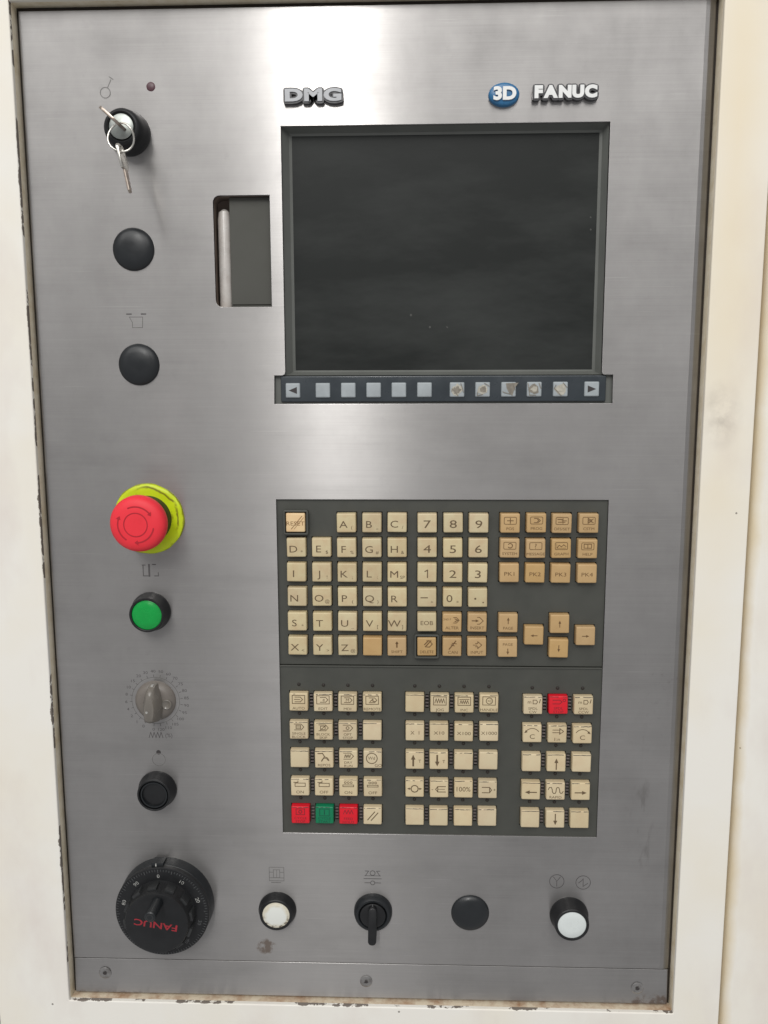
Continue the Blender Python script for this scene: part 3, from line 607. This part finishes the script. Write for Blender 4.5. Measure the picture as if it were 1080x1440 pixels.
OPL = [
 [[[bx(), Dsh(), S_([(-3, 2.1), (1, 2.1)], .5), cap('AUTO')], [bx(), Dsh(.6), text('e', 2.6, T, 1, .6, 2.3), cap('EDIT')], [bx(), Dsh(.4), text('M', 2.4, T, 1, 0, 2.1), cap('MDI')], [bx(), Dsh(.4), S_([(-1.4, 1.2), (.6, 3), (.6, 1.2), (2, 1.2)], .6), cap('REMOTE')]],
  [[Dsh(0, 2.6, 1.25), S_(rect(-2, 1.3, 1.4, 3.9)+[(-2, 1.3)], .5), S_([(-2, 2.6), (1.4, 2.6)], .5), *two('SINGLE', 'BLOCK')], [Dsh(0, 2.6, 1.25), S_(rect(-2, 1.3, 1.4, 3.9)+[(-2, 1.3)], .5), S_([(-2, 1), (2, 4.4)], .5), *two('BLOCK', 'SKIP')], [Dsh(0, 2.6, 1.25), S_(circ(0, 2.6, 1.1, 10)+[(1.1, 2.6)], .5), *two('OPT', 'STOP')], []],
  [[], [S_([(-4.4, 4.4), (-1, 4.6), (.4, 2), (-1.8, -1.4)], .7), S_([(.4, 2), (2.6, 1), (3.6, -1)], .6), S_(circ(.6, -1.6, 2.4, 8, 20, 160), .5), cap('REPOS')], [Dsh(0, 2.6, 1.3), zig(-2.8, 1.8, 1.4, 3.8, 7), *two('DRY', 'RUN')], [S_(circ(-.6, 1, 4.0, 20)+[(3.4, 1)], .6), text('W', 2.4, T, 1, -1.6, 1.2), text('d', 2.4, T, 1, 1, 1.2), text('GO', 2.2, T, 1.1, 4.2, -4.4)]],
  [coolant('ON'), coolant('OFF'), lamps('ON'), lamps('OFF')],
  [[S_(rect(-3.2, .4, 3.2, 5)+[(-3.2, .4)], .5), S_(circ(0, 2.7, 1.2, 10)+[(1.2, 2.7)], .6), *two('CYCLE', 'STOP')], [S_(rect(-3.6, -.4, 3.6, 5)+[(-3.6, -.4)], .5), S_([(0, .8), (0, 4)], .7), *two('CYCLE', 'START')], [zig(-3.6, 3.6, 1.4, 4.4, 6), *two('FEED', 'HOLD')], [S_([(-3.6, -3), (1.6, 3.4)], .7), S_([(-1, -3.4), (4, 2.6)], .7)]]],
 [[[], [bx(), zig(-3.6, 3.6, .6, 3.8, 8), cap('JOG')], [bx(), zig(-3.2, 3.2, .2, 2.6, 8), S_([(-3.4, 3.4), (3.4, 3.4)], .5), cap('INC')], [bx(), S_(circ(.2, 2.1, 2.3, 16)+[(2.5, 2.1)], .5), text('<l', 2.6, T, 1, .2, 2.1), cap('HANDLE')]],
  [[text('X  1', 2.6, T, 1.1, 0, -.6)], [text('X10', 2.4, T, 1.35, 0, -.6)], [text('X100', 2.4, T, 1.35, 0, -.6)], [text('X1000', 2.4, T, 1.25, 0, -.6)]],
  [[*arrow(-1.2, 0, 90, 8, 1.3, 2.2), text('T', 2.4, T, 1, 3.6, -.6)], [*arrow(-1.2, 0, -90, 8, 1.3, 2.2), text('T', 2.4, T, 1, 3.6, -.6)], [], []],
  [[S_(circ(0, -.2, 2.6, 16)+[(2.6, -.2)], .7), *arrow(-4, -.2, 180, 2.6, .5, 1.2), *arrow(4, -.2, 0, 2.6, .5, 1.2)], [text('-', 3, T, 1, -5, 0), S_([(4.6, 1.9), (-1, 1.9), (-2.6, -.2), (-1, -2.3), (4.6, -2.3)], .6), S_([(-1, 1.9), (-1, -2.3)], .6), S_([(-1, -.2), (4, -.2)], .4)], [text('100%', 3.6, T, 1.0, 0, 0)], [S_([(-4, 1.9), (1.4, 1.9), (2.8, -.2), (1.4, -2.3), (-4, -2.3)], .6), S_([(1.4, 1.9), (1.4, -2.3)], .6), text('+', 2.6, T, 1, 5, 0)]],
  [[], [], [], []]],
 [[spdl('m', 'SPDL', 'CW'), [S_([(-4, 3.8), (1, 3.8), (2.6, 2.4), (1, 1), (-4, 1)], .5), S_(circ(4.2, 3.6, 1, 8)+[(5.2, 3.6)], .4), *two('SPDL', 'STOP')], spdl('m', 'SPDL', 'CCW')],
  [spin(-1), [S_([(-3.4, 3), (2, 3)], .5), S_([(-3.4, 1), (2, 1)], .5), S_([(1.6, 4.2), (4.4, 2), (1.6, -.2), (1.6, 4.2)], .5), text('1:n', 2.4, T, 1.2, 0, -4)], spin(1)],
  [[], arrow(0, -1, 90, 8, .8, 2), []],
  [arrow(0, -1, 180, 8, .8, 2), [S_([(-5.4, 1.4), (-4.6, 3), (-3.2, 3), (-2.6, 1.4), (-2.4, -.4), (-1.6, -1.6), (-.4, -1.6), (.2, -.4), (.4, 2), (1, 3), (2.2, 3), (2.8, 1.4), (3, -.6), (3.8, -1.6), (4.8, -1.2), (5.4, 0)], .55), cap('RAPID')], arrow(0, -1, 0, 8, .8, 2)],
  [[], arrow(0, 0, -90, 8, .8, 2), []]]]
okeys, spac = [], []
for g in range(3):
    for r in range(5):
        for c, x in enumerate(gx[g]):
            okeys.append((g, r, c, x, oz[r]-(0.6 if g == 2 else 0)))
            if c: spac.append(((x+gx[g][c-1])/2, oz[r]-(0.6 if g == 2 else 0)))
def OPl(g): return move(g, -22, 0, 259)
to_obj('base_plate', *OPl(fill([rect(-98, -327, 142, -194.0)]+[well(x, z, 7.35) for _, _, _, x, z in okeys]+[rect(x-1.25, z-5.4, x+1.25, z+5.4) for x, z in spac], FB+0.5, FB-3.2, 0.0)), 'keypad_plastic', OP, (0, 0, 0))
to_obj('well_floor', *OPl(block(-97, 141, -FB+3.0, -FB+4.5, -326, -194.6)), 'well_dark', OP, (0, 0, 0))
to_obj('top_edge', *OPl(block(-95.5, 139, -FB-1.3, -FB, -194.9, -193.7, .4)), 'keypad_plastic', OP, (0, 0, 0))
led_me = rib_me = None
for g, r, c, x, z in okeys:
    m, ink, lb = 'key_beige', 'ink_key', None
    if (g, r, c) in ((0, 4, 0), (0, 4, 2), (2, 0, 1)): m, ink, lb = 'key_red', 'ink_red_key', 'red key'
    if (g, r, c) == (0, 4, 1): m, ink, lb = 'key_green', 'ink_green_key', 'green key'
    o = put_key(OP, 22, -259, OPL[g][r][c], x, z, m, ink, 0.2, lb)
    # dark ragged edge where the clear cap meets its label
    rr = random.Random(g*50+r*7+c); gl = []; xx = -6.2
    while xx < 6:
        w = rr.uniform(.6, 2.6)
        if rr.random() < 0.72: gl.append(stroke([(xx, 6.15+rr.uniform(-.12, .12)), (min(xx+w, 6.2), 6.15+rr.uniform(-.12, .12))], rr.uniform(.3, .6), T-.03))
        xx += w+rr.uniform(.1, .5)
    if gl: to_obj('label_edge', *join(*gl), 'ink_dark', o, (0, 0, 0))
    if led_me is None:
        d = to_obj('indicator_lamp', *lathe([(0, 1.0), (.7, .85), (1.15, .35), (1.3, 0)], 16), 'well_dark', OP, (x-22, -FB-.5, z+12.0+259), True); led_me = d.data
    else: to_obj('indicator_lamp', None, None, None, OP, (x-22, -FB-.5, z+11.6+259), mesh=led_me)
for x, z in spac:
    if rib_me is None:
        d = to_obj('ribbed_spacer', *join(*[block(-1.1, 1.1, -0.6, 2, k*2.5-.5, k*2.5+.5, .15) for k in (-1.5, -.5, .5, 1.5)]), 'rib_grey', OP, (x-22, -FB, z+259)); rib_me = d.data
    else: to_obj('ribbed_spacer', None, None, None, OP, (x-22, -FB, z+259), mesh=rib_me)

# ------------------------------------------------------------------ badges
def badge_letters(strs, size, xs, off, gap, th, base_mat, face_mat, parent, x0, grow=0.02):
    x = x0
    for s in strs:
        cu = bpy.data.curves.new('t', 'FONT'); cu.body = s; cu.size = 1; cu.resolution_u = 4
        ob = bpy.data.objects.new('t', cu); C.objects.link(ob)
        res = []
        for o_, e_, b_ in ((off, 0.01, 0.0), (off-0.012, 0.01, 0.012)):
            cu.offset = o_; cu.extrude = e_; cu.bevel_depth = b_; cu.bevel_resolution = 2
            bpy.context.view_layer.update()
            me = bpy.data.meshes.new_from_object(ob.evaluated_get(bpy.context.evaluated_depsgraph_get()))
            res.append(([tuple(v.co) for v in me.vertices], [tuple(p.vertices) for p in me.polygons])); bpy.data.meshes.remove(me)
        bpy.data.objects.remove(ob); bpy.data.curves.remove(cu)
        k = size/0.69; V = res[1][0]; a, b = min(v[0] for v in V), max(v[0] for v in V)
        f = lambda g, h0, h1: ([((v[0]-a)*k*xs, -(h0+(h1-h0)*(v[2]+zz)/(2*zz)), (v[1]-0.345)*k) for v in g[0]], g[1])
        zz = max(v[2] for v in res[0][0])
        g0 = f(res[0], 0, th); gm = 9.5*grow
        gs = [move(([(p[0], p[1] if p[1] > -th/2 else p[1]+0.006*q, p[2]) for p in g0[0]], g0[1]), gm*math.cos(q*math.pi/4), 0, gm*math.sin(q*math.pi/4)-0.15) for q in range(8)] if grow else [g0]
        l = to_obj('letter', *join(*gs), base_mat, parent, (x, 0, 0), 30)
        zz = max(v[2] for v in res[1][0])
        to_obj('letter_face', *f(res[1], th-0.05, th+0.7), face_mat, l, (0, 0, 0), 30)
        x += (b-a)*k*xs+gap
    return x
b1 = thing('badge', 'silver and black raised letter badge above the monitor corner near the card slot', 'badge', (-63.2, 0, 198.6))
badge_letters('DMG', 7.0, 1.60, 0.055, 0.8, 3.2, 'badge_black', 'badge_silver', b1, -20.6, 0.11)
b2 = thing('badge', 'silver and black raised letter badge to the right of the blue oval', 'badge', (98.4, 0, 198.4))
badge_letters('FANUC', 6.7, 1.10, 0.075, 0.35, 3.4, 'badge_black', 'badge_white', b2, -17.9, 0.11)
b3 = thing('badge', 'blue oval badge with two white raised characters', 'badge', (60.8, 0, 197.6))
to_obj('oval', *lathe([(0, 4.0), (5.6, 3.8), (6.8, 3.3), (7.3, 2.4), (7.4, 0)], 48, 1.38), 'badge_blue', b3, (0, 0, 0), 40)
x_ = badge_letters('3D', 7.4, 1.12, 0.055, 0.5, 4.3, 'badge_blue', 'badge_white', b3, -7.2, 0.0)

# ------------------------------------------------------------------ plugs and buttons
plug = None
for lb, x, z in (('black domed blanking plug between the key switch and the cart symbol', -190.4, 101.5), ('black domed blanking plug above the emergency stop, just below the cart symbol', -190.0, 23.6), ('black blanking plug between the lever selector and a white button', 45.9, -387.2)):
    if plug is None:
        o = to_obj('blanking_plug', *lathe([(0, 4.2), (4, 4.1), (8, 3.7), (11, 3.0), (13, 2.0), (14.1, 0.9), (14.4, 0.3), (14.4, 0)], 56), 'plug_rubber', None, (x, 0, z), True); plug = o.data
    else: o = to_obj('blanking_plug', None, None, None, None, (x, 0, z), mesh=plug)
    tag(o, lb, 'plug', 'black blanking plugs')
def button(label, x, z, h, lens_mat, r0=14.4, r1=12.6, rl=10.8, dome=0.4, sunk=0.6):
    t = thing('push_button', label, 'button', (x, 0, z))
    to_obj('bezel', *lathe([(rl+.1, h-3), (rl+.15, h-.2), (rl+.5, h), (r1-.5, h), (r1, h-.5), (r1+.15, h-1.6), (r0-.35, 2.4), (r0, 1.6), (r0, 0)], 56), 'black_plastic', t, (0, 0, 0), 35)
    to_obj('lens', *lathe([(0, h-sunk+dome), (rl*.5, h-sunk+dome*.8), (rl-1.6, h-sunk+dome*.25), (rl-1.3, h-sunk-.1), (rl-.5, h-sunk-.1), (rl, h-sunk-.4), (rl, h-3)], 56), lens_mat, t, (0, 0, 0), 35)
    return t
button('green push button in black bezel below the emergency stop', -188.8, -153.6, 11.5, 'green_lens')
button('white push button with dirty rim, above a brown stain', -101.0, -387.2, 8.0, 'dirty_lens', 14.4, 12.4, 10.3, 0.9, 0.1)
button('clean white push button below two round symbols', 120.4, -387.4, 13.0, 'white_lens', 14.4, 12.6, 10.5, 0.2, 0.3)
t = button('black push button below the grey rotary knob', -189.6, -291.0, 10.5, 'black_plastic', 14.4, 12.4, 10.9, 0.0, 2.2)
to_obj('inner_ring', *lathe([(8.8, 8.0), (9.0, 9.8), (9.9, 9.8), (10.1, 8.0)], 48), 'plug_rubber', t, (0, 0, 0), 35)

# ------------------------------------------------------------------ emergency stop
def rag(g):
    rr = random.Random(3); o = []
    ph = [rr.uniform(0, 6.28) for _ in range(6)]
    for x, y, z in g[0]:
        t = math.atan2(z, x); r = math.hypot(x, z); k = max(0, (r-20)/5.6)
        d = 1+k*0.010*(math.sin(3*t+ph[0])+math.sin(7*t+ph[1])*.7+math.sin(13*t+ph[2])*.5)
        o.append((x*d, y-k*0.25*(math.sin(5*t+ph[3])+math.sin(11*t+ph[4])) if y < -.5 else y, z*d))
    return o, g[1]
es = thing('emergency_stop', 'red mushroom emergency stop button on dirty yellow disc', 'emergency stop', (-187.6, 0, -85.4))
to_obj('warning_disc', *rag(lathe([(16, 2.2), (20, 2.1), (22.4, 2.3), (24.4, 2.0), (25.3, 1.3), (25.6, 0)], 72)), 'estop_yellow', es, (0, 0, 0), 35)
to_obj('neck', *lathe([(15.2, 19), (15.4, 12), (16.4, 9), (17, 1.8)], 48), 'black_plastic', es, (0, 0, 0), 35)
cap_o = to_obj('mushroom_cap', *lathe([(0, 29.4), (8.6, 29.3), (13, 28.9), (16, 28.1), (18, 26.8), (19.1, 25.2), (19.6, 23.2), (19.7, 20.5), (19.2, 18.6), (17.6, 17.8), (14, 17.8)], 72), 'estop_red', es, (0, 0, 0), 60)
to_obj('ring_mark', *ring_arc(8.1, 0.75, 0, 360, 29.42, 60), 'estop_mark', cap_o, (0, 0, 0))
for a0 in (40, 162, 275):
    pr = []
    a1 = a0+75
    g = ring_arc(12.4, 0.95, a0, a1, 29.12, 20); hd = poly([((12.4+d)*math.cos(math.radians(a0-q)), (12.4+d)*math.sin(math.radians(a0-q))) for d, q in ((1.7, 0), (0, 11), (-1.7, 0))], 29.16)
    to_obj('turn_arrow', *join(g, hd), 'estop_mark', cap_o, (0, 0, 0))

# ------------------------------------------------------------------ feed override knob
ok_ = thing('rotary_knob', 'grey pointer knob with a printed number scale around it', 'knob', (-188.4, 0, -221.5))
to_obj('skirt', *lathe([(0, 5.2), (10, 5.0), (12.6, 4.2), (14.4, 1.6), (15, 0.9), (15.2, 0)], 56), 'skirt_grey', ok_, (0, 0, 0), 40)
hp = [(-2.2, 14.6), (2.2, 14.6), (5.0, 8), (6.6, 1), (6.4, -6), (5.2, -12.2), (0, -13.4), (-5.2, -12.2), (-6.4, -6), (-6.6, 1), (-5.0, 8)]
bm = bmesh.new()
lv = [(1.02, 3.5, 0), (1.0, 9, 0), (0.86, 14.5, -.4), (0.66, 16.4, -.8)]; rings = [[bm.verts.new((x*k*(1 if k > .9 else .8), -h, z*k+dz)) for x, z in hp] for k, h, dz in lv]
for a, b in zip(rings, rings[1:]):
    for i in range(len(hp)): bm.faces.new((a[i], a[(i+1) % len(hp)], b[(i+1) % len(hp)], b[i]))
bm.faces.new(rings[-1]); bmesh.ops.recalc_face_normals(bm, faces=bm.faces); bm.verts.index_update()
g = [tuple(v.co) for v in bm.verts], [tuple(v.index for v in f.verts) for f in bm.faces]; bm.free()
kn = to_obj('pointer_grip', *rotn(g, -3), 'knob_grey', ok_, (0, 0, 0), 50)
to_obj('pointer_mark', *rotn(join(block(-.8, .8, -9.9, -6, 11.6, 14.9, .2), poly(circ(-1.6, -3.0, 0.9, 12), 16.5)), -3), 'ink_pale', kn, (0, 0, 0))
to_obj('finger_dish', *move(lathe([(0, 0.2), (2, 0.6), (3.2, 1.3), (3.7, 1.1), (3.9, 0)], 28), 9.6, -4.6, -1), 'knob_grey', ok_, (0, 0, 0), 40)

# ------------------------------------------------------------------ handwheel
hw = thing('handwheel', 'black pulse handwheel with graduated dial, crank knob and red lettering', 'handwheel', (-185.8, 0, -381.8))
to_obj('base_ring', *lathe([(30, 10), (34.6, 10), (35.4, 9.2), (35.8, 6), (36, 0)], 80), 'plug_rubber', hw, (0, 0, 0), 35)
tb = to_obj('index_tab', *block(-4.6, 4.6, -11.4, -2, 33.2, 37.6, 1.0), 'plug_rubber', hw, (-3.0, 0, 0), 40)
to_obj('index_line', *block(-0.45, 0.45, -11.55, -10.0, 35.0, 37.3), 'ink_pale', tb, (-1.0, 0, 0))
dl = to_obj('dial', *lathe([(20, 14.6), (30.6, 14.6), (35.0, 13.9), (35.5, 13.2), (35.5, 10.1)], 80), 'black_plastic', hw, (0, 0, 0), 35)
tk = []
for i in range(100):
    a = math.radians(3.6*i+90+3); r0_ = 32.0 if i % 5 == 0 else 33.0
    tk.append(stroke([(r0_*math.cos(a), r0_*math.sin(a)), (34.4*math.cos(a), 34.4*math.sin(a))], 0.32, 14.62 if i % 5 else 14.64))
to_obj('graduation', *join(*tk), 'ink_grey', dl, (0, 0.0, 0))
for i in range(10):
    a = 90-36*i+3
    to_obj('dial_number', *rotn(move(text(str(i*10), 2.7, 14.7, 1.1), 0, 0, 29.4), a-90), 'ink_pale' if i in (0, 1, 8, 9, 2) else 'ink_grey', dl, (0, 0, 0))
kb = lathe([(0, 28), (21.6, 28), (23.2, 27.6), (23.8, 26.6), (25, 16.5), (26, 15.2), (26.2, 14.4)], 72)
wk = to_obj('wheel_knob', *kb, 'black_plastic', hw, (0, 0, 0), 35)
for i in range(12):
    a = i*30+8
    to_obj('grip_rib', *rotn(block(-3.4, 3.4, -24.6, -15.2, 23.0, 26.0, .5), a), 'dusty_black', wk, (0, 0, 0), 40)
to_obj('lettering', *rotn(text('FANUC', 4.8, 28.06, 1.42, 0, 0, 0.02), 171), 'letter_red', wk, (-0.6, 0, -1.0))
ck = to_obj('crank_handle', *lathe([(0, 46.0), (3.2, 46.0), (3.9, 45.4), (4.0, 44), (4.0, 37), (4.3, 27)], 32), 'plug_rubber', hw, (1.6, 0, 17.2), 35)
to_obj('crank_cap', *lathe([(1.6, 46.1), (2.2, 46.2), (2.7, 46.1)], 24), 'dusty_black', ck, (0, 0, 0))

# ------------------------------------------------------------------ lever selector
ls = thing('selector_switch', 'black selector switch with a short lever pointing down', 'switch', (-27.8, 0, -387.2))
to_obj('bezel', *lathe([(9.6, 4.2), (11, 6.2), (12.4, 6.2), (13.8, 4.6), (14.5, 2), (14.6, 0)], 56), 'plug_rubber', ls, (0, 0, 0), 35)
to_obj('rotor', *lathe([(0, 7.0), (8.6, 7.0), (9.6, 6.4), (9.7, 3)], 40), 'black_plastic', ls, (0, 0, 0), 35)
lev = fill([rrect(-3.1, -15.6, 3.1, 9.6, 2.9, 5)], 19, 6.6, 0.8, 2)
lev = ([(x, y+(0.32*(z+15)if z > -6 and y < -12 else 0), z) for x, y, z in lev[0]], lev[1])
to_obj('lever', *lev, 'black_plastic', ls, (0, 0, 0), 40)
to_obj('lever_mark', *block(-.35, .35, -9.3, -6.9, 8.4, 9.9), 'ink_grey', ls, (0, 0, 0))

# ------------------------------------------------------------------ key switch and keys
ks = thing('key_switch', 'black domed key switch with silver lock cylinder below the pilot lamp', 'key switch', (-190.0, 0, 176.6))
to_obj('housing', *lathe([(8.6, 12), (8.8, 15.4), (9.8, 16), (11, 15.6), (12, 14.2), (13, 9), (14, 4), (14.6, 1.4), (14.6, 0)], 56), 'black_plastic', ks, (0, 0, 0), 40)
lk = to_obj('lock_cylinder', *lathe([(0, 16.4), (6.6, 16.3), (8.0, 15.7), (8.5, 14.6), (8.6, 11)], 48), 'lock_face', ks, (0, 0, 0), 40)
to_obj('keyway', *rotn(block(-4.2, 4.2, -16.6, -15, -.9, .9), -42), 'ink_dark', lk, (0, 0, 0))
# the key in the lock: blade and bow in a plane containing the panel normal and a diagonal
def key_shape(L=14, bw=9.5, bl=17):
    out = rrect(-bw, L, bw, L+bl, 5, 5); hole = circ(5.2, L+bl-6.5, 2.4, 14)
    bl_ = rect(-3.4, -2, 3.4, L+0.6)
    a = fill([out, hole], 0.95, -0.95, .25, 1); b = fill([[(-3.4, -2), (2.2, -2), (3.4, -0.4), (2.4, 1.2), (3.4, 3), (2.2, 5), (3.4, 7), (3.4, L+.6), (-3.4, L+.6)]], 0.8, -0.8, .15, 1)
    return a, b
a, b = key_shape(6, 8.6, 17)
def stand(g):                     # local z -> out of the panel, local x -> along the diagonal, thickness across it
    c, s = math.cos(math.radians(-42)), math.sin(math.radians(-42))
    return [(x*c+y*s, -z, x*s-y*c) for x, y, z in g[0]], g[1]
k1 = thing('key', 'flat metal key standing out of the lock, pushed into the key switch', 'key', (-190.0, -16.5, 176.6))
to_obj('bow', *stand(a), 'key_brass', k1, (0, 0, 0), 30); to_obj('blade', *stand(b), 'key_brass', k1, (0, 0, 0), 30)
RC = Vector((-184.6, -33.0, 164.6)); RR = 8.6
kr = to_obj('key_ring', *tube([(RR*math.cos(t)*0.97, -1.2*math.sin(2*t), RR*math.sin(t)) for t in [2*math.pi*i/48 for i in range(48)]], 0.62, 10, True), 'nickel', None, tuple(RC), True)
tag(kr, 'round wire key ring hanging from the key in the lock', 'key ring')
k2 = thing('key', 'spare metal key dangling from the key ring', 'key', (-185.2, -33.0, 157.6))
out = rrect(-6.2, -13.0, 6.2, 2.6, 3.4, 5); hole = circ(0, 0, 1.9, 14)
ga = fill([out, hole], .8, -.8, .2, 1)
gb = fill([[(-2.6, -12.5), (2.6, -12.5), (2.6, -18), (1.6, -19.4), (2.6, -21), (1.4, -22.6), (2.2, -24.4), (1.0, -27.4), (-1.2, -27.6), (-2.6, -26)]], .7, -.7, .15, 1)
def hang(g, tw=88, tilt=11):
    R_ = Matrix.Rotation(math.radians(tilt), 3, 'Y').inverted() @ Matrix.Rotation(math.radians(tw), 3, 'Z')
    return [tuple(R_ @ Vector(v)) for v in g[0]], g[1]
to_obj('bow', *hang(ga), 'nickel', k2, (0, 0, 0), 30); to_obj('blade', *hang(gb), 'key_brass', k2, (0, 0, 0), 30)
